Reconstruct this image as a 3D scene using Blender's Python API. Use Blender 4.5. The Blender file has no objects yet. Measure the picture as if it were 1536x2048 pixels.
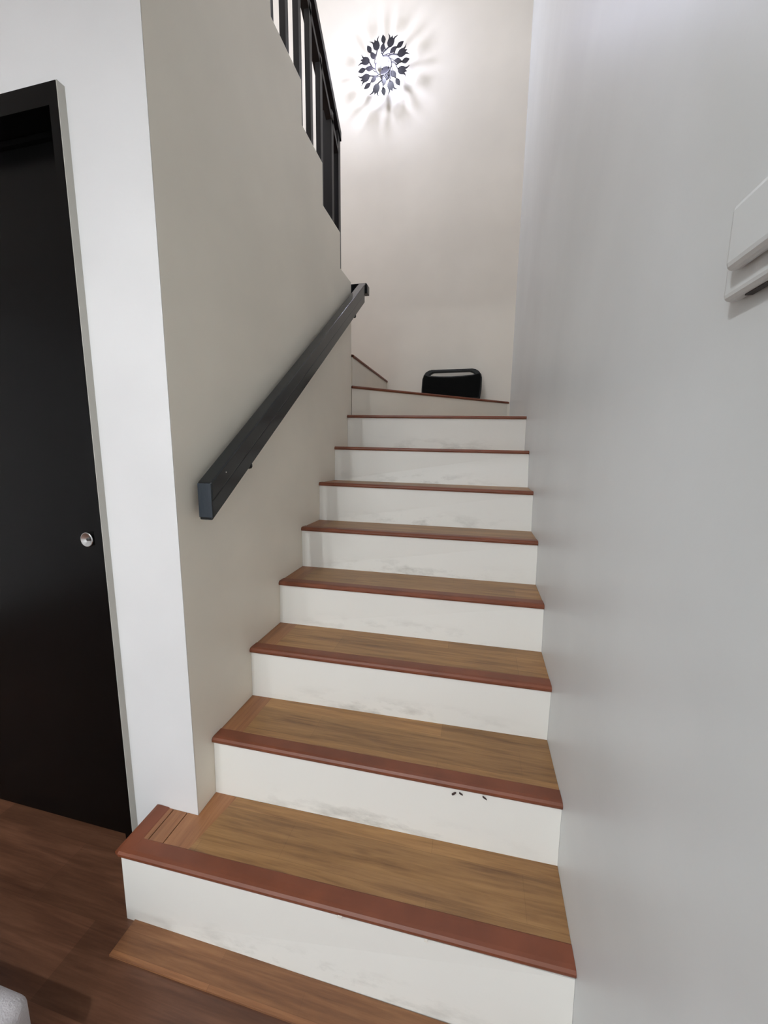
import bpy, bmesh, math, random
from mathutils import Vector, Matrix

random.seed(4)
S = bpy.context.scene
COL = S.collection
PI = math.pi

# ------------------------------------------------------------------ camera
PITCH, YAW, ROLL, FPX = 0.15258, -0.23167, -0.00948, 786.3
cam_d = bpy.data.cameras.new('camera')
cam = bpy.data.objects.new('camera', cam_d)
COL.objects.link(cam)
cam_d.sensor_fit = 'HORIZONTAL'
cam_d.sensor_width = 36.0
cam_d.lens = 36.0 * FPX / 1536.0
cam_d.clip_start = 0.02
cp, sp, cy_, sy_ = math.cos(PITCH), math.sin(PITCH), math.cos(YAW), math.sin(YAW)
fwd = Vector((sy_ * cp, cy_ * cp, -sp))
rgt = Vector((cy_, -sy_, 0))
dwn = fwd.cross(rgt)
r2 = rgt * math.cos(ROLL) + dwn * math.sin(ROLL)
d2 = -rgt * math.sin(ROLL) + dwn * math.cos(ROLL)
rot = Matrix((r2, -d2, -fwd)).transposed()
cam.matrix_world = Matrix.Translation((0.75496, -0.72257, 1.27549)) @ rot.to_4x4()
S.camera = cam

# ------------------------------------------------------------------ world, exposure
w = bpy.data.worlds.new('world')
S.world = w
w.use_nodes = True
w.node_tree.nodes['Background'].inputs[0].default_value = (0.8, 0.85, 1, 1)
w.node_tree.nodes['Background'].inputs[1].default_value = 0.05
S.view_settings.view_transform = 'Standard'
S.view_settings.look = 'None'
S.view_settings.exposure = 0.09
S.view_settings.gamma = 1.0
S.view_settings.use_curve_mapping = False
S.cycles.max_bounces = 10
S.cycles.diffuse_bounces = 8
S.cycles.sample_clamp_indirect = 6.0
S.cycles.use_denoising = True

MAIN_E = 2800.0     # small bright room spot lamp nearest the stairs
SECOND_E = 1000.0    # its weaker neighbour
FILL_E = 90.0       # added wide lamp, unseen, to brighten the left wall
REAR_E = 150.0       # lamp at the far left of the room
UPPER_E = 67.0      # upstairs ceiling lamp
BULB_E = 400.0      # wall lamp bulb


# ------------------------------------------------------------------ materials
def srgb(r, g, b):
    f = lambda c: (c / 255 / 12.92) if c / 255 <= 0.04045 else ((c / 255 + 0.055) / 1.055) ** 2.4
    return (f(r), f(g), f(b), 1)


def mat(name, col, rough=0.5, metal=0.0, spec=0.5):
    m = bpy.data.materials.new(name)
    m.use_nodes = True
    b = m.node_tree.nodes['Principled BSDF']
    b.inputs['Base Color'].default_value = col
    b.inputs['Roughness'].default_value = rough
    b.inputs['Metallic'].default_value = metal
    b.inputs['Specular IOR Level'].default_value = spec
    return m


def nd(m, t, **k):
    n = m.node_tree.nodes.new(t)
    for a, v in k.items():
        setattr(n, a, v)
    return n


def ln(m, a, b):
    m.node_tree.links.new(a, b)


def bsdf(m):
    return m.node_tree.nodes['Principled BSDF']


def geo_pos(m, scale=(1, 1, 1), loc=(0, 0, 0)):
    g = nd(m, 'ShaderNodeTexCoord')
    mp = nd(m, 'ShaderNodeMapping')
    mp.inputs['Scale'].default_value = scale
    mp.inputs['Location'].default_value = loc
    ln(m, g.outputs['Object'], mp.inputs['Vector'])
    return mp.outputs['Vector']


def noise(m, vec, scale, detail=3, rough=0.5):
    n = nd(m, 'ShaderNodeTexNoise')
    n.inputs['Scale'].default_value = scale
    n.inputs['Detail'].default_value = detail
    n.inputs['Roughness'].default_value = rough
    ln(m, vec, n.inputs['Vector'])
    return n.outputs['Fac']


def ramp(m, fac, stops):
    r = nd(m, 'ShaderNodeValToRGB')
    e = r.color_ramp.elements
    while len(e) < len(stops):
        e.new(0.5)
    for i, (p, c) in enumerate(stops):
        e[i].position = p
        e[i].color = c if len(c) == 4 else (*c, 1)
    ln(m, fac, r.inputs['Fac'])
    return r.outputs['Color']


def mix(m, fac, a, b, mode='MIX'):
    x = nd(m, 'ShaderNodeMix', data_type='RGBA', blend_type=mode)
    if isinstance(fac, (int, float)):
        x.inputs[0].default_value = fac
    else:
        ln(m, fac, x.inputs[0])
    for i, v in ((6, a), (7, b)):
        if isinstance(v, tuple):
            x.inputs[i].default_value = v
        else:
            ln(m, v, x.inputs[i])
    return x.outputs[2]


def bump(m, h, strength=0.1, dist=0.01):
    b = nd(m, 'ShaderNodeBump')
    b.inputs['Strength'].default_value = strength
    b.inputs['Distance'].default_value = dist
    ln(m, h, b.inputs['Height'])
    ln(m, b.outputs['Normal'], bsdf(m).inputs['Normal'])


def paint(name, col, rough, wave=0.12, grain=0.05):
    """painted plaster: slightly uneven trowelled surface, faint patches of tone"""
    m = mat(name, col, rough)
    v = geo_pos(m)
    n1 = noise(m, v, 2.2, 3)
    c2 = tuple(x * 0.93 for x in col[:3]) + (1,)
    ln(m, ramp(m, n1, [(0.35, c2), (0.65, col)]), bsdf(m).inputs['Base Color'])
    n2 = noise(m, v, 3.5, 2)
    n3 = noise(m, v, 90, 2)
    a = nd(m, 'ShaderNodeMath', operation='MULTIPLY')
    ln(m, n2, a.inputs[0]); a.inputs[1].default_value = wave * 10
    b = nd(m, 'ShaderNodeMath', operation='MULTIPLY')
    ln(m, n3, b.inputs[0]); b.inputs[1].default_value = grain
    c = nd(m, 'ShaderNodeMath', operation='ADD')
    ln(m, a.outputs[0], c.inputs[0]); ln(m, b.outputs[0], c.inputs[1])
    bump(m, c.outputs[0], 0.25, 0.01)
    return m


M = {}
M['wall_cream'] = paint('cream_wall_paint', srgb(231, 226, 214), 0.55)
M['wall_left'] = paint('cream_satin_wall_paint', srgb(238, 232, 218), 0.5)
M['wall_right'] = paint('pale_grey_satin_paint', srgb(214, 218, 218), 0.38)
M['wall_front'] = paint('white_wall_paint', srgb(225, 225, 225), 0.6, 0.05)
M['ceiling'] = mat('white_ceiling_paint', srgb(235, 235, 232), 0.8)
M['edge'] = paint('unpainted_casing_side', srgb(190, 188, 180), 0.7)

# riser paint with scuffs and grime that gathers near the bottom middle of each riser
m = mat('white_riser_paint', srgb(230, 229, 223), 0.5)
tc = nd(m, 'ShaderNodeTexCoord')
v = geo_pos(m, (3.2, 3.2, 9), (0, 0, 0))
n = noise(m, v, 2.3, 5, 0.65)
uvn = nd(m, 'ShaderNodeSeparateXYZ')
ln(m, tc.outputs['Generated'], uvn.inputs[0])
zr = nd(m, 'ShaderNodeMapRange')
zr.inputs[1].default_value = 0.10; zr.inputs[2].default_value = 0.45
zr.inputs[3].default_value = 1.0; zr.inputs[4].default_value = 0.0
ln(m, uvn.outputs[2], zr.inputs[0])
nm = nd(m, 'ShaderNodeMapRange')
nm.inputs[1].default_value = 0.50; nm.inputs[2].default_value = 0.70
ln(m, n, nm.inputs[0])
xr = nd(m, 'ShaderNodeMath', operation='PINGPONG')
xr.inputs[1].default_value = 0.5
ln(m, uvn.outputs[0], xr.inputs[0])
m1 = nd(m, 'ShaderNodeMath', operation='MULTIPLY')
ln(m, zr.outputs[0], m1.inputs[0]); ln(m, nm.outputs[0], m1.inputs[1])
m2 = nd(m, 'ShaderNodeMath', operation='MULTIPLY')
ln(m, m1.outputs[0], m2.inputs[0]); ln(m, xr.outputs[0], m2.inputs[1])
m3 = nd(m, 'ShaderNodeMath', operation='MULTIPLY')
ln(m, m2.outputs[0], m3.inputs[0]); m3.inputs[1].default_value = 1.0
ln(m, mix(m, m3.outputs[0], srgb(230, 229, 223), srgb(128, 126, 114)), bsdf(m).inputs['Base Color'])
bump(m, noise(m, geo_pos(m), 25, 2), 0.1, 0.004)
M['riser'] = m


def wood(name, light, mid, dark, along='X', rough=0.42, plank=0.105, con=0.13):
    m = mat(name, mid, rough)
    sc = (1.0, 14.0, 14.0) if along == 'X' else (14.0, 1.0, 14.0)
    v = geo_pos(m, sc)
    n1 = noise(m, v, 2.4, 6, 0.62)
    n1.node.inputs['Distortion'].default_value = 0.5
    n0 = noise(m, geo_pos(m, (1.6, 30, 30) if along == 'X' else (30, 1.6, 30)), 5, 4, 0.6)
    av = nd(m, 'ShaderNodeMath', operation='MULTIPLY_ADD')
    ln(m, n0, av.inputs[0]); av.inputs[1].default_value = 0.35
    sb_ = nd(m, 'ShaderNodeMath', operation='MULTIPLY')
    ln(m, n1, sb_.inputs[0]); sb_.inputs[1].default_value = 0.65
    ln(m, sb_.outputs[0], av.inputs[2])
    base = ramp(m, av.outputs[0], [(0.30, dark), (0.5, mid), (0.70, light)])
    # planks of different tone
    sc2 = (0, 0, 0)
    v2 = nd(m, 'ShaderNodeTexCoord')
    br = nd(m, 'ShaderNodeTexBrick')
    br.offset = 0.37
    mp = nd(m, 'ShaderNodeMapping')
    if along == 'Y':
        mp.inputs['Rotation'].default_value = (0, 0, PI / 2)
    mp.inputs['Location'].default_value = (0.21, 0.03, 0)
    ln(m, v2.outputs['Object'], mp.inputs['Vector'])
    ln(m, mp.outputs[0], br.inputs['Vector'])
    br.inputs['Scale'].default_value = 1.0
    br.inputs['Brick Width'].default_value = 0.62
    br.inputs['Row Height'].default_value = plank
    br.inputs['Mortar Size'].default_value = 0.0006
    br.inputs['Color1'].default_value = (1 - con, 1 - con * 1.15, 1 - con * 1.3, 1)
    br.inputs['Color2'].default_value = (1 + con, 1 + con * 0.7, 1 + con * 0.5, 1)
    br.inputs['Mortar'].default_value = (0.74, 0.70, 0.66, 1)
    c = mix(m, 1.0, base, br.outputs['Color'], 'MULTIPLY')
    # dark knots
    kn = noise(m, geo_pos(m, (2.2, 9, 9) if along == 'X' else (9, 2.2, 9), (3.1, 1.7, 0)), 1.9, 2)
    kr = ramp(m, kn, [(0.71, (0, 0, 0)), (0.80, (0.7, 0.7, 0.7))])
    c = mix(m, kr, c, dark)
    ln(m, c, bsdf(m).inputs['Base Color'])
    bump(m, n1, 0.06, 0.003)
    return m


M['tread'] = wood('oiled_oak_tread', srgb(166, 128, 82), srgb(142, 106, 66), srgb(98, 67, 40))
M['tread_end'] = wood('oak_end_strip', srgb(154, 110, 74), srgb(136, 93, 61), srgb(112, 73, 47), 'Y', plank=0.3)
M['floor'] = wood('reddish_laminate_floor', srgb(124, 88, 68), srgb(101, 69, 52), srgb(76, 49, 37), 'X', 0.28, 0.165, 0.24)
M['floor_edge'] = wood('oak_floor_strip', srgb(156, 114, 78), srgb(132, 91, 60), srgb(96, 62, 40), 'X', 0.4, 0.043, 0.22)
M['nosing'] = mat('red_brown_nosing_paint', srgb(112, 60, 37), 0.45)
v = geo_pos(M['nosing'], (1, 1, 1))
ln(M['nosing'], ramp(M['nosing'], noise(M['nosing'], v, 9, 4),
   [(0.3, srgb(104, 55, 33)), (0.7, srgb(122, 66, 41))]), bsdf(M['nosing']).inputs['Base Color'])
M['black'] = mat('black_gloss_paint', srgb(20, 21, 23), 0.28)
M['black_door'] = mat('black_door_paint', srgb(5, 5, 5), 0.24, spec=0.14)
bump(M['black_door'], noise(M['black_door'], geo_pos(M['black_door']), 5, 3), 0.05, 0.004)
m = M['rail'] = mat('charcoal_rail_paint', srgb(25, 28, 30), 0.18, spec=0.45)
bump(m, noise(m, geo_pos(m, (1, 0.4, 1)), 22, 3), 0.06, 0.003)
m = M['rail_end'] = mat('brushed_blue_grey_rail_paint', srgb(42, 50, 58), 0.35)
bump(m, noise(m, geo_pos(m, (1, 1, 0.3)), 90, 4), 0.5, 0.003)
M['iron'] = mat('black_painted_iron', srgb(15, 13, 17), 0.6, spec=0.2)
m = M['iron_rail'] = mat('charcoal_painted_steel', srgb(17, 16, 21), 0.4, spec=0.35)
M['chrome'] = mat('satin_chrome', srgb(205, 205, 205), 0.22, 1.0)
M['dark_metal'] = mat('dark_chrome', srgb(90, 90, 90), 0.35, 1.0)
M['plastic'] = mat('black_plastic', srgb(11, 12, 13), 0.42, spec=0.3)
m = M['grille'] = mat('black_speaker_cloth', srgb(9, 10, 10), 0.9, spec=0.15)
gv = nd(m, 'ShaderNodeTexVoronoi')
gv.inputs['Scale'].default_value = 260
ln(m, geo_pos(m), gv.inputs['Vector'])
bump(m, gv.outputs['Distance'], 0.5, 0.002)
m = M['fabric'] = mat('pale_grey_fabric', srgb(176, 172, 174), 0.9)
bump(m, noise(m, geo_pos(m), 260, 2), 0.6, 0.003)
M['white_plastic'] = mat('white_plastic', srgb(214, 214, 212), 0.45)
M['grey_gap'] = mat('grey_rubber', srgb(60, 58, 58), 0.7)
M['chip'] = mat('pale_chipped_paint', srgb(225, 220, 210), 0.7)
M['scuff'] = mat('dark_scuff', srgb(58, 44, 42), 0.7)


def emit(name, col, e):
    m = bpy.data.materials.new(name)
    m.use_nodes = True
    b = m.node_tree.nodes['Principled BSDF']
    b.inputs['Base Color'].default_value = (0.8, 0.8, 0.8, 1)
    b.inputs['Emission Color'].default_value = col
    b.inputs['Emission Strength'].default_value = e
    return m


M['lamp_main'] = emit('glowing_lamp_diffuser', (0.95, 0.99, 1.02, 1), MAIN_E)
M['lamp_second'] = emit('glowing_second_spot', (0.95, 0.99, 1.02, 1), SECOND_E)
M['lamp_fill'] = emit('glowing_fill_diffuser', (0.95, 0.99, 1.03, 1), FILL_E)
M['lamp_rear'] = emit('glowing_rear_diffuser', (0.95, 0.99, 1.03, 1), REAR_E)
M['lamp_upper'] = emit('glowing_upstairs_diffuser', (0.93, 0.95, 1.12, 1), UPPER_E)
M['bulb'] = emit('glowing_bulb_glass', (0.90, 0.93, 1.18, 1), BULB_E)


# ------------------------------------------------------------------ mesh helpers
def link(name, bm, material, parent=None, smooth=False, loc=None, bevel=0.0, recalc=True):
    if recalc:
        bmesh.ops.recalc_face_normals(bm, faces=bm.faces)
    if loc is not None:
        bmesh.ops.translate(bm, verts=bm.verts, vec=-Vector(loc))
    me = bpy.data.meshes.new(name)
    bm.to_mesh(me)
    bm.free()
    o = bpy.data.objects.new(name, me)
    COL.objects.link(o)
    me.materials.append(material)
    if smooth:
        for p in me.polygons:
            p.use_smooth = True
    if loc is not None:
        o.location = loc
    if parent:
        o.parent = parent
    if bevel:
        b = o.modifiers.new('bevel', 'BEVEL')
        b.width = bevel
        b.segments = 3
        b.limit_method = 'ANGLE'
        b.angle_limit = math.radians(40)
        b.harden_normals = False
    return o


def thing(name, loc, label, cat, group=None, kind=None):
    o = bpy.data.objects.new(name, None)
    COL.objects.link(o)
    o.location = loc
    o.empty_display_size = 0.1
    tag(o, label, cat, group, kind)
    return o


def tag(o, label, cat, group=None, kind=None):
    o['label'] = label
    o['category'] = cat
    if group:
        o['group'] = group
    if kind:
        o['kind'] = kind
    return o


class PM:
    """mesh builder working in world coordinates; parts of a thing are shifted to its origin"""
    def __init__(s):
        s.bm = bmesh.new()

    def box(s, x0, x1, y0, y1, z0, z1):
        vs = [s.bm.verts.new(p) for p in ((x0, y0, z0), (x1, y0, z0), (x1, y1, z0), (x0, y1, z0),
                                          (x0, y0, z1), (x1, y0, z1), (x1, y1, z1), (x0, y1, z1))]
        for f in ((0, 3, 2, 1), (4, 5, 6, 7), (0, 1, 5, 4), (1, 2, 6, 5), (2, 3, 7, 6), (3, 0, 4, 7)):
            s.bm.faces.new([vs[i] for i in f])
        return s

    def loft(s, a, b):
        """closed solid between two matching loops"""
        va = [s.bm.verts.new(p) for p in a]
        vb = [s.bm.verts.new(p) for p in b]
        n = len(a)
        s.bm.faces.new(va)
        s.bm.faces.new(vb[::-1])
        for i in range(n):
            j = (i + 1) % n
            s.bm.faces.new((va[i], va[j], vb[j], vb[i]))
        return s

    def prism(s, pts, off):
        off = Vector(off)
        return s.loft(pts, [Vector(p) + off for p in pts])

    def cyl(s, a, b, r, r2=None, n=24, cap=True):
        a, b = Vector(a), Vector(b)
        d = (b - a).normalized()
        u = d.orthogonal().normalized()
        w_ = d.cross(u)
        r2 = r if r2 is None else r2
        A = [a + (u * math.cos(2 * PI * i / n) + w_ * math.sin(2 * PI * i / n)) * r for i in range(n)]
        B = [b + (u * math.cos(2 * PI * i / n) + w_ * math.sin(2 * PI * i / n)) * r2 for i in range(n)]
        return s.loft(A, B)

    def lathe(s, org, axis, prof, n=32):
        """prof: (distance along axis, radius)"""
        org, d = Vector(org), Vector(axis).normalized()
        u = d.orthogonal().normalized()
        w_ = d.cross(u)
        rings = []
        for t, r in prof:
            if r < 1e-6:
                rings.append([s.bm.verts.new(org + d * t)])
            else:
                rings.append([s.bm.verts.new(org + d * t + (u * math.cos(2 * PI * i / n) + w_ * math.sin(2 * PI * i / n)) * r) for i in range(n)])
        for a, b in zip(rings, rings[1:]):
            for i in range(n):
                j = (i + 1) % n
                if len(a) == 1 and len(b) == 1:
                    continue
                if len(a) == 1:
                    s.bm.faces.new((a[0], b[j], b[i]))
                elif len(b) == 1:
                    s.bm.faces.new((a[i], a[j], b[0]))
                else:
                    s.bm.faces.new((a[i], a[j], b[j], b[i]))
        return s

    def tube(s, pts, rad, n=8):
        pts = [Vector(p) for p in pts]
        rings = []
        for i, p in enumerate(pts):
            d = (pts[min(i + 1, len(pts) - 1)] - pts[max(i - 1, 0)]).normalized()
            u = d.cross(Vector((0, 1, 0.01))).normalized()
            w_ = d.cross(u)
            r = rad[i] if isinstance(rad, (list, tuple)) else rad
            rings.append([s.bm.verts.new(p + (u * math.cos(2 * PI * k / n) + w_ * math.sin(2 * PI * k / n)) * r) for k in range(n)])
        for a, b in zip(rings, rings[1:]):
            for k in range(n):
                j = (k + 1) % n
                s.bm.faces.new((a[k], a[j], b[j], b[k]))
        s.bm.faces.new(rings[0]); s.bm.faces.new(rings[-1][::-1])
        return s

    def build(s, name, material, parent=None, smooth=False, bevel=0.0):
        loc = Vector(parent.matrix_basis.translation) if parent else None
        if parent and parent.parent:
            loc = loc + Vector(parent.parent.matrix_basis.translation)
        if loc is not None:
            bmesh.ops.translate(s.bm, verts=s.bm.verts, vec=-loc)
        return link(name, s.bm, material, parent, smooth, None, bevel)


def struct(name, pm, material, label, cat, bevel=0.0):
    o = pm.build(name, material, None, bevel=bevel)
    return tag(o, label, cat, None, 'structure')


# ------------------------------------------------------------------ measured layout (metres)
YB = 2.48                 # back wall
XR_TURN, XR_BACK = 1.0, 0.967
YF = 0.1355               # front face of the door wall / pillar
ZC, ZBEAM, ZTOP = 2.47, 2.40, 5.15
OUT = -1.12               # outer wall of the return flight

# ------------------------------------------------------------------ room shell
struct('floor', PM().box(-2.9, 1.0, -4.3, 0.02, -0.06, -0.004).box(-2.9, -0.16, 0.02, 0.36, -0.06, -0.004), M['floor'],
       'reddish brown laminate floor in front of the stairs and door', 'floor')
pm = PM()
pm.prism([(1.0, -4.3, -0.06), (1.0, -4.3, ZTOP), (1.12, -4.3, ZTOP), (1.12, -4.3, -0.06)], (0, 5.874, 0))
pm.loft([(1.0, 1.574, -0.06), (1.0, 1.574, ZTOP), (1.12, 1.574, ZTOP), (1.12, 1.574, -0.06)],
        [(XR_BACK, YB, -0.06), (XR_BACK + 0.012, YB, ZTOP), (1.12, YB, ZTOP), (1.12, YB, -0.06)])
struct('wall_right', pm, M['wall_right'], 'long pale grey painted wall on the right of the staircase', 'wall')
struct('wall_back', PM().box(OUT - 0.1, 1.12, YB, YB + 0.1, -0.06, ZTOP), M['wall_cream'],
       'cream wall at the head of the stairs carrying the lamp', 'wall')

# stepped stringer wall (carries the return flight)
TZ = [2.2356, 2.4087, 2.5845, 2.7425, 2.915, 3.085, 3.255]
TY = [1.602, 1.4205, 1.1838, 0.967, 0.7285, 0.498, 0.268, YF]
prof = [(TY[0], -0.06)]
for i, z in enumerate(TZ):
    prof += [(TY[i], z), (TY[i + 1], z)]
prof += [(YF, -0.06)]
pm = PM()
pts = [(0.0, y, z) for y, z in prof]
pm.prism(pts, (-0.11, 0, 0))
struct('wall_left', pm, M['wall_left'], 'cream wall left of the stairs with stepped top edge under the railing', 'wall', bevel=0.004)

# door wall with its opening, front face at YF
DX0, DX1, DZ = -1.08, -0.226, 2.113
pm = PM()
pm.box(-2.9, DX0, YF, YF + 0.11, -0.06, 3.3)
pm.box(DX0, DX1, YF, YF + 0.11, DZ, 3.3)
pm.box(DX1, -0.1101, YF, YF + 0.11, -0.06, 3.3)
pm.box(-0.1101, 0.0, YF - 0.0015, YF - 0.0001, 0.2, 3.25)
struct('wall_front', pm, M['wall_front'], 'white wall around the black door ending in the pillar corner', 'wall')
struct('wall_outer', PM().box(OUT - 0.1, OUT, YF + 0.111, YB, -0.06, ZTOP), M['wall_cream'],
       'outer wall beside the upper return flight', 'wall')
struct('wall_room_left', PM().box(-3.0, -2.9, -4.3, YF + 0.2, -0.06, ZC), M['wall_front'], 'white far left wall of the room', 'wall')
struct('wall_room_rear', PM().box(-3.0, 1.12, -4.4, -4.3, -0.06, ZC), M['wall_front'], 'white wall behind the viewer', 'wall')
pm = PM().box(-3.0, 1.0, -4.4, YF - 0.12, ZC, 2.9)
pm.box(0.002, 1.0, YF - 0.12, YF + 0.02, ZBEAM, 2.9)
pm.box(-3.0, -0.0, YF - 0.12, YF - 0.002, ZC, 2.9)
struct('ceiling', pm, M['ceiling'], 'white room ceiling ending in a low beam at the stairwell', 'ceiling')
struct('wall_upper_front', PM().box(OUT - 0.1, 1.0, YF - 0.14, YF - 0.02, 2.9, ZTOP), M['wall_cream'],
       'upstairs wall above the beam', 'wall')
struct('ceiling_upper', PM().box(OUT - 0.1, 1.12, YF - 0.14, YB + 0.1, ZTOP, ZTOP + 0.1), M['ceiling'],
       'white ceiling over the stairwell', 'ceiling')
# oak strips laid along the foot of the first riser
struct('trim_1', PM().box(-0.105, 0.999, -0.085, -0.004, -0.004, 0.001), M['floor_edge'],
       'oak floor strip along the foot of the first riser', 'floor trim')

# ------------------------------------------------------------------ staircase
stair = thing('staircase', (0.5, 0.0, 0.0),
              'white staircase with oak treads and red brown nosings turning at the top', 'staircase')
E1 = 0.134
#            front-left (y,z)  front-right    back-left      back-right
T = {
    1: ((0.000, 0.212), (0.018, 0.214), (0.215, 0.214), (0.220, 0.227)),
    2: ((0.219, 0.403), (0.226, 0.406), (0.437, 0.402), (0.455, 0.403)),
    3: ((0.439, 0.583), (0.452, 0.582), (0.655, 0.584), (0.652, 0.590)),
    4: ((0.660, 0.756), (0.667, 0.756), (0.875, 0.758), (0.877, 0.758)),
    5: ((0.876, 0.936), (0.893, 0.929), (1.080, 0.937), (1.101, 0.930)),
    6: ((1.086, 1.121), (1.120, 1.104), (1.300, 1.120), (1.325, 1.107)),
    7: ((1.308, 1.297), (1.362, 1.283), (1.520, 1.297), (1.570, 1.284)),
}
TH, ND = 0.012, 0.040       # tread thickness, nosing band depth
OV = 0.007                  # overhang of the nosing


def quad_slab(pm, pts, th):
    pm.loft(pts, [(x, y, z - th) for x, y, z in pts])


def grid_slab(pm, fl_, fr_, br_, bl_, th, n=14):
    """gently twisted board: slices across its length keep the surface smooth"""
    rings = []
    for i in range(n + 1):
        t = i / n
        f, b = lerp(fl_, fr_, t), lerp(bl_, br_, t)
        rings.append([pm.bm.verts.new(p) for p in (f, b, (b[0], b[1], b[2] - th), (f[0], f[1], f[2] - th))])
    for a, b in zip(rings, rings[1:]):
        for k in range(4):
            j = (k + 1) % 4
            pm.bm.faces.new((a[k], a[j], b[j], b[k]))
    pm.bm.faces.new(rings[0]); pm.bm.faces.new(rings[-1][::-1])


def lerp(a, b, t):
    return tuple(a[i] + (b[i] - a[i]) * t for i in range(len(a)))


def nosing_part(name, a, b, inward, tread, lift=0.0022, lip=0.013, depth=ND, sa=0.0, sb=0.0, nb=None):
    """rounded bullnose strip from a to b (top front edge); inward = unit vector into the tread"""
    a, b, n_ = Vector(a), Vector(b), Vector(inward)
    z = Vector((0, 0, 1))
    sec = [(-OV, -lip), (-OV - 0.002, -lip * 0.6), (-OV - 0.0015, -0.003), (-OV + 0.003, lift), (0.004, lift + 0.0012),
           (depth - 0.003, lift), (depth, 0.0), (depth, -0.004), (0.0, -lip)]
    A = [a + n_ * u + z * (v_ + max(u, 0) * sa) for u, v_ in sec]
    nb = Vector(nb) if nb is not None else n_
    B = [b + nb * u + z * (v_ + max(u, 0) * sb) for u, v_ in sec]
    return PM().loft(A, B).build(name, M['nosing'], tread)


def step(k, name='tread'):
    fl, fr, bl, br = T[k]
    xl = 0.0 if k > 1 else -E1
    es = 0.075            # end strip width at the left wall
    g = 0.0005
    fl3, fr3 = Vector((0.0005, *fl)), Vector((0.9995, *fr))
    bl3, br3 = Vector((0.0005, *bl)), Vector((0.9995, *br))
    t_es = es
    f1, b1 = lerp(fl3, fr3, t_es), lerp(bl3, br3, t_es)
    pm = PM()
    grid_slab(pm, f1, tuple(fr3), tuple(br3), b1, TH)
    tr = pm.build('tread', M['tread'], stair)
    pm = PM()
    quad_slab(pm, [tuple(fl3), f1, b1, tuple(bl3)], TH)
    pm.build('end_strip', M['tread_end'], tr)
    nosing_part('nosing', fl3, fr3, (0, 1, 0), tr, sa=(bl[1] - fl[1]) / (bl[0] - fl[0]), sb=(br[1] - fr[1]) / (br[0] - fr[0]))
    return tr


for k in range(2, 8):
    step(k)

# first tread: wider than the flight, wraps in front of the pillar
fl, fr, bl, br = T[1]
f0, f1 = Vector((-E1, fl[0] - 0.003, fl[1] - 0.001)), Vector((0.9995, *fr))
pm = PM()
a, b_, c, d = (0.035, 0.0, 0.2125), (0.9995, *fr), (0.9995, *br), (0.075, *bl)
grid_slab(pm, a, b_, c, d, TH)
tr1 = pm.build('tread', M['tread'], stair)
pm = PM()
quad_slab(pm, [(-0.035, -0.001, 0.2122), (0.035, 0.0, 0.2125), (0.075, *bl), (0.0005, *bl), (0.0005, YF - 0.002, 0.213), (-0.035, YF - 0.002, 0.213)], TH)
quad_slab(pm, [(-0.082, -0.001, 0.2122), (-0.0375, -0.001, 0.2122), (-0.0375, YF - 0.002, 0.213), (-0.082, YF - 0.002, 0.213)], TH)
quad_slab(pm, [(-E1, -0.001, 0.2122), (-0.0845, -0.001, 0.2122), (-0.0845, YF - 0.002, 0.213), (-E1, YF - 0.002, 0.213)], TH)
pm.build('end_strip', M['tread_end'], tr1)
nosing_part('nosing', f0, f1, (0, 1, 0), tr1, depth=0.042, sb=0.065)
nosing_part('nosing', (-E1 - 0.004, f0.y - 0.004, f0.z + 0.0005), (-E1 - 0.004, YF - 0.0015, 0.213), (1, 0, 0), tr1, depth=0.040)
# chipped spots on two nosings
for (x, y, z, w_, h_) in ((0.484, 0.0032 - OV - 0.0025, 0.2065, 0.011, 0.0016), (0.686, 0.0068 - OV - 0.0025, 0.2055, 0.007, 0.0014)):
    PM().box(x, x + w_, y - 0.001, y + 0.003, z - h_, z + h_).build('paint_chip', M['chip'], tr1)


def riser(pts_bottom, pts_top, back=(0, 1, 0), th=0.018, mt=None):
    """pts: front-face corners, left then right; slab goes 'back'"""
    (a, b), (d, c) = pts_bottom, pts_top
    pm = PM()
    pm.prism([a, b, c, d], Vector(back) * th)
    return pm.build('riser', mt or M['riser'], stair)


# riser below tread 1
riser([(-E1 + 0.003, -0.006, -0.004), (0.9995, -0.001, -0.004)], [(-E1, -0.002, 0.190), (0.9995, 0.015, 0.192)])
PM().box(-E1 + 0.002, -E1 + 0.018, 0.014, YF - 0.002, -0.004, 0.190).build('riser', M['riser'], stair)
for k in range(2, 8):
    fl, fr, _, _ = T[k]
    _, _, bl, br = T[k - 1]
    riser([(0.0005, bl[0], bl[1] - 0.0005), (0.9995, br[0], br[1] - 0.0005)],
          [(0.0005, max(fl[0], 0), fl[1] - TH), (0.9995, fr[0], fr[1] - TH)])
# small dark marks on riser 2
rs = [o for o in stair.children if o.name.startswith('riser')]
for (x, z, w_, h_, r_) in ((0.732, 0.3755, 0.013, 0.0045, 0.6), (0.750, 0.3785, 0.011, 0.0022, -0.5), (0.811, 0.3805, 0.013, 0.0024, -0.6)):
    pm = PM()
    c_, s_ = math.cos(r_), math.sin(r_)
    y = 0.2178
    pm.prism([(x + c_ * u - s_ * v_, y, z + s_ * u + c_ * v_) for u, v_ in ((-w_ / 2, -h_ * 0.3), (-w_ / 6, -h_ / 2), (w_ / 2, 0), (w_ / 5, h_ / 2), (-w_ / 2, h_ / 3))], (0, 0.004, 0))
    pm.build('scuff_mark', M['scuff'], rs[2])

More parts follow.
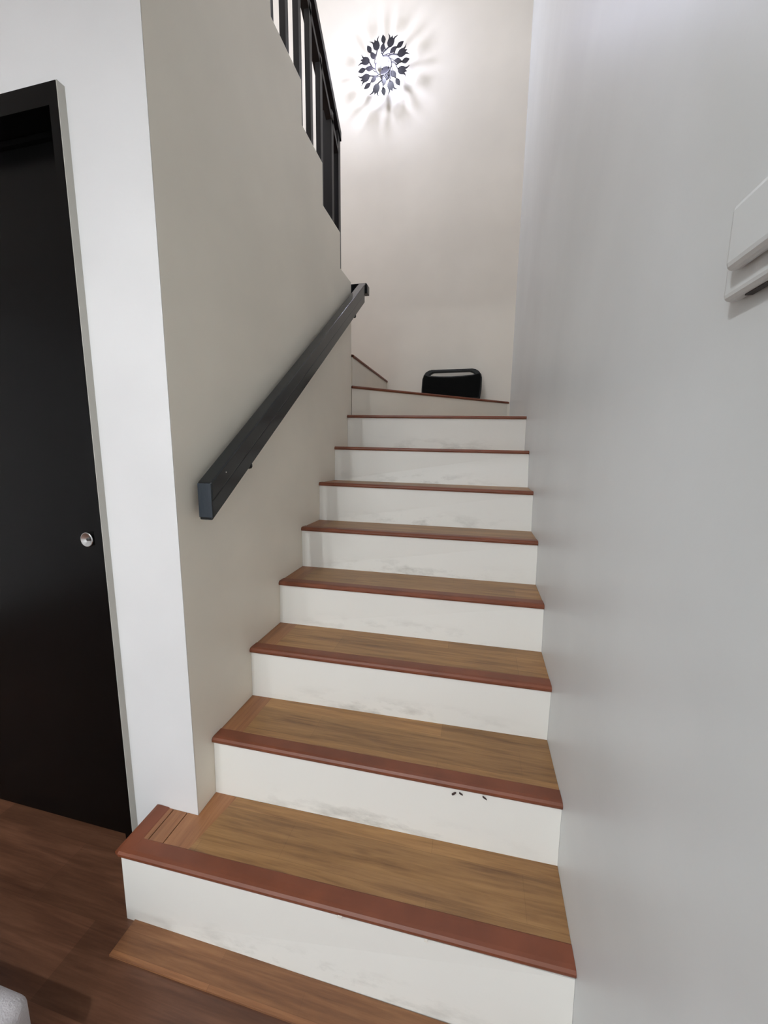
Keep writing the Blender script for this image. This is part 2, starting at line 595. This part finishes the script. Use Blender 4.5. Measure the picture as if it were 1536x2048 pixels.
# tread 8 (kite before the diagonal winder)
z8l, z8r = 1.482, 1.468
N9L, N9R = (0.0005, 1.606), (0.952, 2.478)      # diagonal nose of the first winder
pm = PM()
quad_slab(pm, [(0.0005, 1.524, z8l), (0.9995, 1.572, z8r), (0.9995, 1.576, z8r), (0.962, 2.479, 1.468), N9R + (1.470,), N9L + (z8l,)], TH)
t8 = pm.build('tread', M['tread'], stair)
nosing_part('nosing', (0.0005, 1.522, z8l), (0.9995, 1.572, z8r), (0, 1, 0), t8)
riser([(0.0005, 1.520, 1.2965), (0.9995, 1.570, 1.2835)], [(0.0005, 1.524, z8l - TH), (0.9995, 1.573, z8r - TH)])
# winder 9
z9 = 1.661
diag = (Vector(N9R) - Vector(N9L)).normalized()
nin = Vector((-diag.y, diag.x, 0))
pm = PM()
quad_slab(pm, [N9L + (z9,), N9R + (z9 - 0.006,), (0.020, 2.479, z9), (0.0195, 1.66, z9)], TH)
t9 = pm.build('tread', M['tread'], stair)
p0, p1 = Vector(N9L + (z9,)), Vector(N9R + (z9 - 0.006,))
nosing_part('nosing', p0, p1, nin, t9, nb=(-1 / diag.y, 0, 0))
riser([N9L + (z8l - 0.001,), N9R + (1.468,)], [N9L + (z9 - TH,), N9R + (z9 - 0.006 - TH,)], nin, mt=M['wall_cream'])
# winder 10 (nose runs straight back beside the end of the wall)
z10 = 1.838
W10 = [(0.006, 1.607), (0.012, 2.479)]
pm = PM()
quad_slab(pm, [W10[0] + (z10,), W10[1] + (z10,), (-0.93, 2.479, z10), (-0.02, 1.607, z10)], TH)
t10 = pm.build('tread', M['tread'], stair)
nosing_part('nosing', W10[0] + (z10,), W10[1] + (z10,), (-1, 0, 0), t10)
riser([W10[0] + (z9 - 0.001,), W10[1] + (z9 - 0.001,)], [W10[0] + (z10 - TH,), W10[1] + (z10 - TH,)], (-1, 0, 0), mt=M['wall_cream'])
# winder 11
z11 = 2.04
pm = PM()
quad_slab(pm, [(-0.02, 1.607, z11), (-0.93, 2.479, z11), (OUT + 0.001, 2.479, z11), (OUT + 0.001, 1.607, z11)], TH)
t11 = pm.build('tread', M['tread'], stair)
dg = Vector((-0.91, 0.872, 0)).normalized()
nin11 = Vector((-dg.y, -abs(dg.x), 0)).normalized()
nosing_part('nosing', (-0.03, 1.616, z11), (-0.925, 2.474, z11), nin11, t11)
riser([(-0.03, 1.616, z10 - 0.001), (-0.925, 2.474, z10 - 0.001)], [(-0.03, 1.616, z11 - TH), (-0.925, 2.474, z11 - TH)], nin11)
# return flight, treads end flush with the stepped wall
for i, z in enumerate(TZ):
    y0, y1 = TY[i], TY[i + 1]
    pm = PM().box(OUT + 0.001, -0.1105, y1, y0, z - 0.012, z)
    t = pm.build('tread', M['tread'], stair)
    zb = (TZ[i - 1] if i else z11) - 0.001
    PM().box(OUT + 0.001, -0.1105, y0 - 0.018, y0, zb, z - 0.012).build('riser', M['riser'], stair)
    pm = PM().box(OUT + 0.001, -0.1105, y0 - 0.03, y0 + OV, z - 0.013, z + 0.0018)
    pm.build('nosing', M['nosing'], t)

# ------------------------------------------------------------------ black steel railing on the return flight
rail = thing('stair_railing', (-0.06, 1.5, 2.2356), 'black steel railing on the stepped wall of the upper flight', 'railing')
X0 = -0.05


def tread_z(y):
    for i, z in enumerate(TZ):
        if y <= TY[i] and y > TY[i + 1]:
            return z
    return TZ[-1]


def rail_z(y):                       # top edge of the sloping rail (outer face)
    return 2.984 + (1.570 - y) * 0.884


# balusters: y of the near corner, width across the flight, depth along it
BAL = [(0.590, 0.026, 0.026), (0.705, 0.026, 0.026), (0.815, 0.026, 0.026), (0.938, 0.026, 0.026), (1.059, 0.026, 0.026),
       (1.172, 0.024, 0.026), (1.290, 0.024, 0.028)]
for y, wx, wy in BAL:
    zt = rail_z(y + wy / 2) - 0.10
    z0 = tread_z(y + wy / 2)
    PM().box(X0 - wx, X0, y, y + wy, z0, zt).build('baluster', M['iron_rail'], rail)
# newel pair at the turn
PM().box(X0 - 0.052, X0, 1.438, 1.466, tread_z(1.45), rail_z(1.46) - 0.085).build('newel_post', M['iron_rail'], rail)
PM().box(X0 - 0.050, X0, 1.538, 1.571, tread_z(1.55), rail_z(1.571) - 0.004).build('newel_post', M['iron_rail'], rail)


def slope_bar(name, x0, x1, ya, yb, off_top, th, bevel=0.0):
    za, zb = rail_z(ya) - off_top, rail_z(yb) - off_top
    return PM().prism([(x1, ya, za), (x1, yb, zb), (x1, yb, zb - th), (x1, ya, za - th)], (x0 - x1, 0, 0)).build(name, M['iron_rail'], rail, bevel=bevel)


slope_bar('top_rail', X0 - 0.062, X0 + 0.006, 0.30, 1.573, 0.0, 0.042)
slope_bar('lower_rail', X0 - 0.030, X0, 0.30, 1.545, 0.120, 0.030)

# ------------------------------------------------------------------ handrail on the wall
hr = thing('wall_handrail', (0.0, 0.197, 1.1), 'thick charcoal painted wooden handrail fixed to the left wall', 'handrail')
SL = 0.7175


def hz(y):
    return 1.189 + (y - 0.197) * SL


YA, YE = 0.197, 1.690
xa, xb = 0.018, 0.062


def hbar(name, x0, x1, ya, yb, top, bot, bevel):
    return PM().prism([(x1, ya, hz(ya) - top), (x1, yb, hz(yb) - top), (x1, yb, hz(yb) - bot), (x1, ya, hz(ya) - bot)],
                      (x0 - x1, 0, 0)).build(name, M['rail'], hr, bevel=bevel)


hbar('rail', xa, xb, YA, YE, 0.0, 0.052, 0.0035)
hbar('lower_rail', xa, xb - 0.003, YA, YE - 0.01, 0.0525, 0.104, 0.0035)
PM().box(xa + 0.001, xb - 0.002, YA - 0.003, YA + 0.0005, hz(YA) - 0.096, hz(YA) - 0.003).build('end_cap', M['rail_end'], hr, bevel=0.0012)
zE = hz(YE)
PM().prism([(-0.10, YE, zE - 0.056), (xb + 0.010, YE, zE - 0.056), (xb + 0.010, YE, zE - 0.010), (xb + 0.002, YE, zE + 0.002), (-0.10, YE, zE + 0.002)],
           (0, 0.045, 0)).build('return_rail', M['rail'], hr, bevel=0.003)
for yb_ in (0.398, 1.50):
    z0 = hz(yb_) - 0.104
    pm = PM()
    pm.tube([(0.0, yb_, z0 - 0.012), (0.018, yb_, z0 - 0.012), (0.032, yb_, z0 - 0.008), (0.038, yb_, z0 + 0.004)], 0.0065, 10)
    pm.lathe((0.050, yb_, z0 + 0.004), (0, 0, -1), [(0, 0), (0, 0.010), (0.008, 0.0105), (0.014, 0.008), (0.017, 0)], 20)
    pm.cyl((0.0005, yb_, z0 + 0.004), (0.005, yb_, z0 + 0.004), 0.018, n=20)
    pm.build('bracket', M['rail'], hr, smooth=False)
pm = PM()
pm.cyl((xb - 0.001, 0.262, hz(0.262) - 0.022), (xb + 0.0006, 0.262, hz(0.262) - 0.022), 0.0016, n=10)
pm.build('paint_chip', M['chip'], hr)

# ------------------------------------------------------------------ door
door = thing('door_1', (DX1, YF, 0), 'black painted door in a black frame left of the white pillar', 'door', kind='structure')
CY = 0.115                            # casing face
pm = PM()
pm.box(DX1 - 0.026, DX1 - 0.0015, CY, CY + 0.125, -0.004, DZ - 0.0015)
pm.box(DX0 + 0.0015, DX0 + 0.045, CY, CY + 0.125, -0.004, DZ - 0.0015)
pm.box(DX0 + 0.045, DX1 - 0.026, CY, CY + 0.125, DZ - 0.048, DZ - 0.0015)
fr_ = pm.build('door_frame', M['black_door'], door)
pm = PM()
pm.box(DX1 - 0.0014, DX1 + 0.0005, CY + 0.0015, YF + 0.002, -0.004, DZ + 0.0005)
pm.build('casing_edge', M['edge'], fr_)
pm = PM()
pm.box(DX1 - 0.036, DX1 - 0.0262, CY + 0.058, CY + 0.0695, -0.004, DZ - 0.049)
pm.box(DX0 + 0.0452, DX1 - 0.036, CY + 0.058, CY + 0.0695, DZ - 0.062, DZ - 0.049)
pm.build('door_stop', M['black_door'], fr_)
LY = 0.185
leaf = PM().box(DX0 + 0.048, DX1 - 0.0285, LY, LY + 0.036, 0.004, DZ - 0.052).build('door_leaf', M['black_door'], door, bevel=0.002)
kx, kz = -0.279, 1.029
pm = PM()
pm.lathe((kx, LY, kz), (0, -1, 0), [(0, 0.0), (0, 0.0235), (0.003, 0.0235), (0.006, 0.019), (0.008, 0.013), (0.026, 0.012)], 32)
pm.lathe((kx, LY - 0.022, kz), (0, -1, 0), [(0, 0.0), (0, 0.012), (0.003, 0.0172), (0.020, 0.0188), (0.047, 0.0205), (0.0495, 0.0198), (0.0495, 0.0182), (0.044, 0.010), (0.043, 0.0)], 40)
knob = pm.build('door_knob', M['chrome'], leaf, smooth=False)
for p in knob.data.polygons:
    p.use_smooth = True
PM().lathe((kx, LY - 0.0645, kz), (0, -1, 0), [(0, 0), (0, 0.0045), (0.004, 0.004), (0.005, 0)], 16).build('keyhole', M['dark_metal'], leaf)

# ------------------------------------------------------------------ tulip wall lamp
LC = Vector((-0.020, 2.415, 3.978))       # centre of the flower ring
lamp = thing('wall_lamp', (LC.x, YB, LC.z), 'black iron wall lamp ringed with tulips and leaves, lit bulb', 'lamp')
RL = 0.188
PT = 0.003
KT = 1.12


def P2(r, a, y=0.0):
    """a in degrees clockwise from up"""
    t = math.radians(a)
    return Vector((LC.x + math.sin(t) * r * RL, LC.y + y, LC.z + math.cos(t) * r * RL))


def plate(name, outline, parent, y=0.0):
    pm = PM()
    pm.prism([Vector((p.x, LC.y + y, p.z)) for p in outline], (0, PT, 0))
    return pm.build(name, M['iron'], parent)


def local_outline(base, ang, pts):
    """pts: (along, across) relative to a base point, 'along' pointing at ang"""
    t = math.radians(ang)
    u = Vector((math.sin(t), 0, math.cos(t)))
    v_ = Vector((math.cos(t), 0, -math.sin(t)))
    return [base + u * a * RL + v_ * b * RL * KT for a, b in pts]


TULIP = [(0.0, 0.0), (0.04, 0.07), (0.12, 0.115), (0.21, 0.115), (0.28, 0.10), (0.34, 0.115), (0.42, 0.175), (0.36, 0.085),
         (0.30, 0.05), (0.33, 0.025), (0.385, 0.0), (0.33, -0.025), (0.30, -0.05), (0.36, -0.085), (0.42, -0.175),
         (0.34, -0.115), (0.28, -0.10), (0.21, -0.115), (0.12, -0.115), (0.04, -0.07)]
LEAF = [(0.0, 0.012), (0.05, 0.05), (0.12, 0.078), (0.19, 0.068), (0.25, 0.035), (0.30, 0.0), (0.25, -0.035), (0.19, -0.068),
        (0.12, -0.078), (0.05, -0.05), (0.0, -0.012)]


def stem(pts, r=0.0036):
    # smooth the polyline
    out = []
    for i in range(len(pts) - 1):
        p0 = pts[max(i - 1, 0)]; p1 = pts[i]; p2 = pts[i + 1]; p3 = pts[min(i + 2, len(pts) - 1)]
        for k in range(5):
            t = k / 5
            out.append(0.5 * ((2 * p1) + (-p0 + p2) * t + (2 * p0 - 5 * p1 + 4 * p2 - p3) * t * t + (-p0 + 3 * p1 - 3 * p2 + p3) * t ** 3))
    out.append(pts[-1])
    return PM().tube(out, r, 8)


for k in range(8):
    a = 22 + 45 * k
    s1 = stem([P2(0.30, a - 38), P2(0.42, a - 22), P2(0.52, a - 8), P2(0.60, a - 1)], 0.0042)
    so = s1.build('stem', M['iron'], lamp, smooth=True)
    plate('tulip', local_outline(P2(0.58, a), a + (4 if k % 2 else -3), TULIP), lamp)
    b = a - 21
    s2 = stem([P2(0.43, a - 21), P2(0.52, a - 15), P2(0.62, b + 1), P2(0.72, b)], 0.0032)
    s2.build('stem', M['iron'], lamp, smooth=True)
    plate('leaf', local_outline(P2(0.70, b), b + (14 if k % 2 else -10), LEAF), lamp)
    c = a + 15
    s3 = stem([P2(0.32, a - 10), P2(0.38, a + 4), P2(0.42, c)], 0.0032)
    s3.build('stem', M['iron'], lamp, smooth=True)
    plate('leaf', local_outline(P2(0.42, c), c + 20, LEAF), lamp, y=-0.006)
pm = PM()
pm.tube([P2(0.31, i * 10) for i in range(37)], 0.0045, 10)
pm.build('ring', M['iron'], lamp, smooth=True)
pm = PM()
pm.lathe((LC.x, YB - 0.0005, LC.z), (0, -1, 0), [(0, 0), (0, 0.045), (0.006, 0.044), (0.011, 0.036), (0.012, 0)], 40)
pm.build('back_plate', M['iron'], lamp)
# arms from the back plate to the ring
for a in (45, 135, 225, 315):
    PM().tube([P2(0.16, a, YB - LC.y - 0.008), P2(0.22, a, 0.03), P2(0.31, a, 0.0)], 0.003, 8).build('arm', M['iron'], lamp, smooth=True)
BX, BY, BZ = -0.034, 2.358, 3.972
pm = PM()
pm.tube([(LC.x, YB - 0.01, LC.z - 0.03), (LC.x - 0.006, YB - 0.05, BZ - 0.075), (BX, BY + 0.015, BZ - 0.078), (BX, BY, BZ - 0.066)], 0.005, 10)
pm.lathe((BX, BY, BZ - 0.068), (0, 0, 1), [(0, 0), (0, 0.013), (0.005, 0.015), (0.026, 0.015), (0.027, 0)], 24)
pm.build('lamp_holder', M['white_plastic'], lamp, smooth=False)
pm = PM()
pm.lathe((BX, BY, BZ - 0.042), (0, 0, 1), [(0, 0), (0.0, 0.010), (0.008, 0.012), (0.020, 0.018), (0.034, 0.022), (0.048, 0.0215), (0.060, 0.015), (0.067, 0.007), (0.069, 0)], 32)
pm.build('bulb', M['bulb'], lamp, smooth=True)

# ------------------------------------------------------------------ portable speaker on the first winder
SY = 2.335                                # front face
spk = thing('portable_speaker', (0.53, SY, z9 + 0.001), 'black boombox speaker with carry handle standing on the winder tread by the back wall', 'speaker')
sx0, sx1, sb = 0.318, 0.752, z9 + 0.001
st_ = sb + 0.190                          # body top at the sides
D = 0.115


def rounded(pts, d):
    return pts


# body outline (front view), concave top edge under the handle slot
def body_pts(inset=0.0):
    x0, x1, b0 = sx0 + inset, sx1 - inset, sb + 0.004 + inset
    o = [(x0 - 0.004, b0), (x1 - 0.003, b0), (x1 + 0.005, b0 + 0.08), (x1 + 0.005 - 0.001, b0 + 0.150)]
    o += [(x1 - 0.004, b0 + 0.170), (x1 - 0.052, st_ - 0.012 - inset)]
    for t in (0.25, 0.5, 0.75):
        x = (x1 - 0.052) + ((x0 + 0.048) - (x1 - 0.052)) * t
        o.append((x, st_ - 0.012 - inset - 0.009 * math.sin(PI * t)))
    o += [(x0 + 0.048, st_ - 0.012 - inset), (x0 + 0.008, b0 + 0.168), (x0 + 0.001, b0 + 0.150), (x0 - 0.003, b0 + 0.08)]
    return o


pm = PM()
pm.prism([(x, SY, z) for x, z in body_pts()], (0, D, 0))
pm.build('body', M['plastic'], spk, bevel=0.008)
pm = PM()
pm.prism([(x, SY - 0.004, z) for x, z in body_pts(0.010)], (0, 0.006, 0))
pm.build('grille', M['grille'], spk, bevel=0.0015)
# handle: loop over the top, tapering bar
out_ = [(sx0 - 0.001, sb + 0.155), (sx0 + 0.006, sb + 0.185), (sx0 + 0.022, sb + 0.208), (sx0 + 0.045, sb + 0.221), (sx0 + 0.068, sb + 0.225),
        (sx1 - 0.068, sb + 0.225), (sx1 - 0.045, sb + 0.221), (sx1 - 0.020, sb + 0.206), (sx1 - 0.002, sb + 0.183), (sx1 + 0.005, sb + 0.155)]
in_ = [(sx0 + 0.035, sb + 0.150), (sx0 + 0.038, sb + 0.170), (sx0 + 0.050, sb + 0.184), (sx0 + 0.062, sb + 0.197), (sx0 + 0.082, sb + 0.2055),
       (sx1 - 0.084, sb + 0.2055), (sx1 - 0.062, sb + 0.198), (sx1 - 0.048, sb + 0.185), (sx1 - 0.036, sb + 0.170), (sx1 - 0.034, sb + 0.150)]
pm = PM()
ya_, yb_ = SY + 0.030, SY + 0.078
n_ = len(out_)
vf = [[pm.bm.verts.new((x, y, z)) for x, z in L] for L in (out_, in_) for y in (ya_, yb_)]
of, ob, inf, inb = vf
for i in range(n_ - 1):
    pm.bm.faces.new((of[i], of[i + 1], inf[i + 1], inf[i]))
    pm.bm.faces.new((ob[i], inb[i], inb[i + 1], ob[i + 1]))
    pm.bm.faces.new((of[i], ob[i], ob[i + 1], of[i + 1]))
    pm.bm.faces.new((inf[i], inf[i + 1], inb[i + 1], inb[i]))
pm.bm.faces.new((of[0], inf[0], inb[0], ob[0]))
pm.bm.faces.new((of[-1], ob[-1], inb[-1], inf[-1]))
pm.build('handle', M['plastic'], spk, bevel=0.005)
for x in (sx0 + 0.03, sx1 - 0.06):
    PM().box(x, x + 0.03, SY + 0.02, SY + 0.10, sb - 0.0008, sb + 0.006).build('foot', M['grey_gap'], spk)

# ------------------------------------------------------------------ white switch box at the right edge
sw = thing('switch_box', (1.0, -0.36, 1.42), 'white plastic electrical box on the grey wall at the right edge', 'electrical box')
pm = PM().box(0.984, 0.9995, -0.52, -0.236, 1.424, 1.494)
pm.build('back_box', M['wall_right'], sw, bevel=0.006)
pm = PM().box(0.970, 0.9838, -0.52, -0.262, 1.4425, 1.500)
pm.build('cover', M['wall_right'], sw, bevel=0.009)
PM().box(0.9905, 0.9965, -0.292, -0.262, 1.4226, 1.4242).build('gasket', M['grey_gap'], sw)

# ------------------------------------------------------------------ low footstool in the bottom left corner
fs = thing('footstool', (-0.33, -0.52, -0.004), 'low pale grey upholstered footstool at the bottom left corner', 'footstool')
hS = 0.215
cx0, cx1, cy0, cy1 = -0.62, -0.055, -0.80, -0.272
pm = PM()
pm.box(cx0, cx1, cy0, cy1, 0.075, hS)
c_ = pm.build('cushion', M['fabric'], fs, bevel=0.03, smooth=True)
c_.modifiers['bevel'].segments = 8
pm = PM().box(cx0 + 0.012, cx1 - 0.012, cy0 + 0.012, cy1 - 0.012, 0.045, 0.0745)
pm.build('frame', M['iron'], fs, bevel=0.004)
for x in (cx0 + 0.05, cx1 - 0.05):
    for y in (cy0 + 0.05, cy1 - 0.05):
        PM().cyl((x, y, -0.004), (x, y, 0.0448), 0.016, 0.02, 20).build('leg', M['iron'], fs)


# ------------------------------------------------------------------ ceiling lamps of the room and the upper landing, one added as fill
def ceiling_lamp(loc, r, mt, label):
    t = thing('ceiling_lamp', loc, label, 'lamp')
    x, y, z = loc
    PM().lathe((x, y, z - 0.0005), (0, 0, -1), [(0, 0), (0, r + 0.018), (0.028, r + 0.014), (0.034, r + 0.002), (0.030, r), (0.024, 0)], 48).build('housing', M['white_plastic'], t)
    PM().lathe((x, y, z - 0.026), (0, 0, -1), [(0, 0), (0, r - 0.001), (0.010, r - 0.006), (0.016, r * 0.6), (0.018, 0)], 48).build('diffuser', mt, t, smooth=True)
    return t


ceiling_lamp((-0.045, -1.60, ZC), 0.030, M['lamp_main'], 'small bright ceiling spot lamp nearest the stairs')
ceiling_lamp((-0.175, -1.60, ZC), 0.030, M['lamp_second'], 'small dimmer ceiling spot lamp left of the brightest one')
ceiling_lamp((0.50, -3.50, ZC), 0.22, M['lamp_fill'], 'added unseen round fill lamp behind the viewer on the right')  # added out of view to lift the dim left wall
ceiling_lamp((-0.90, -3.80, ZC), 0.18, M['lamp_rear'], 'round lit ceiling lamp at the far left of the room')
ceiling_lamp((-0.50, 1.15, ZTOP), 0.20, M['lamp_upper'], 'round lit ceiling lamp over the upper flight')
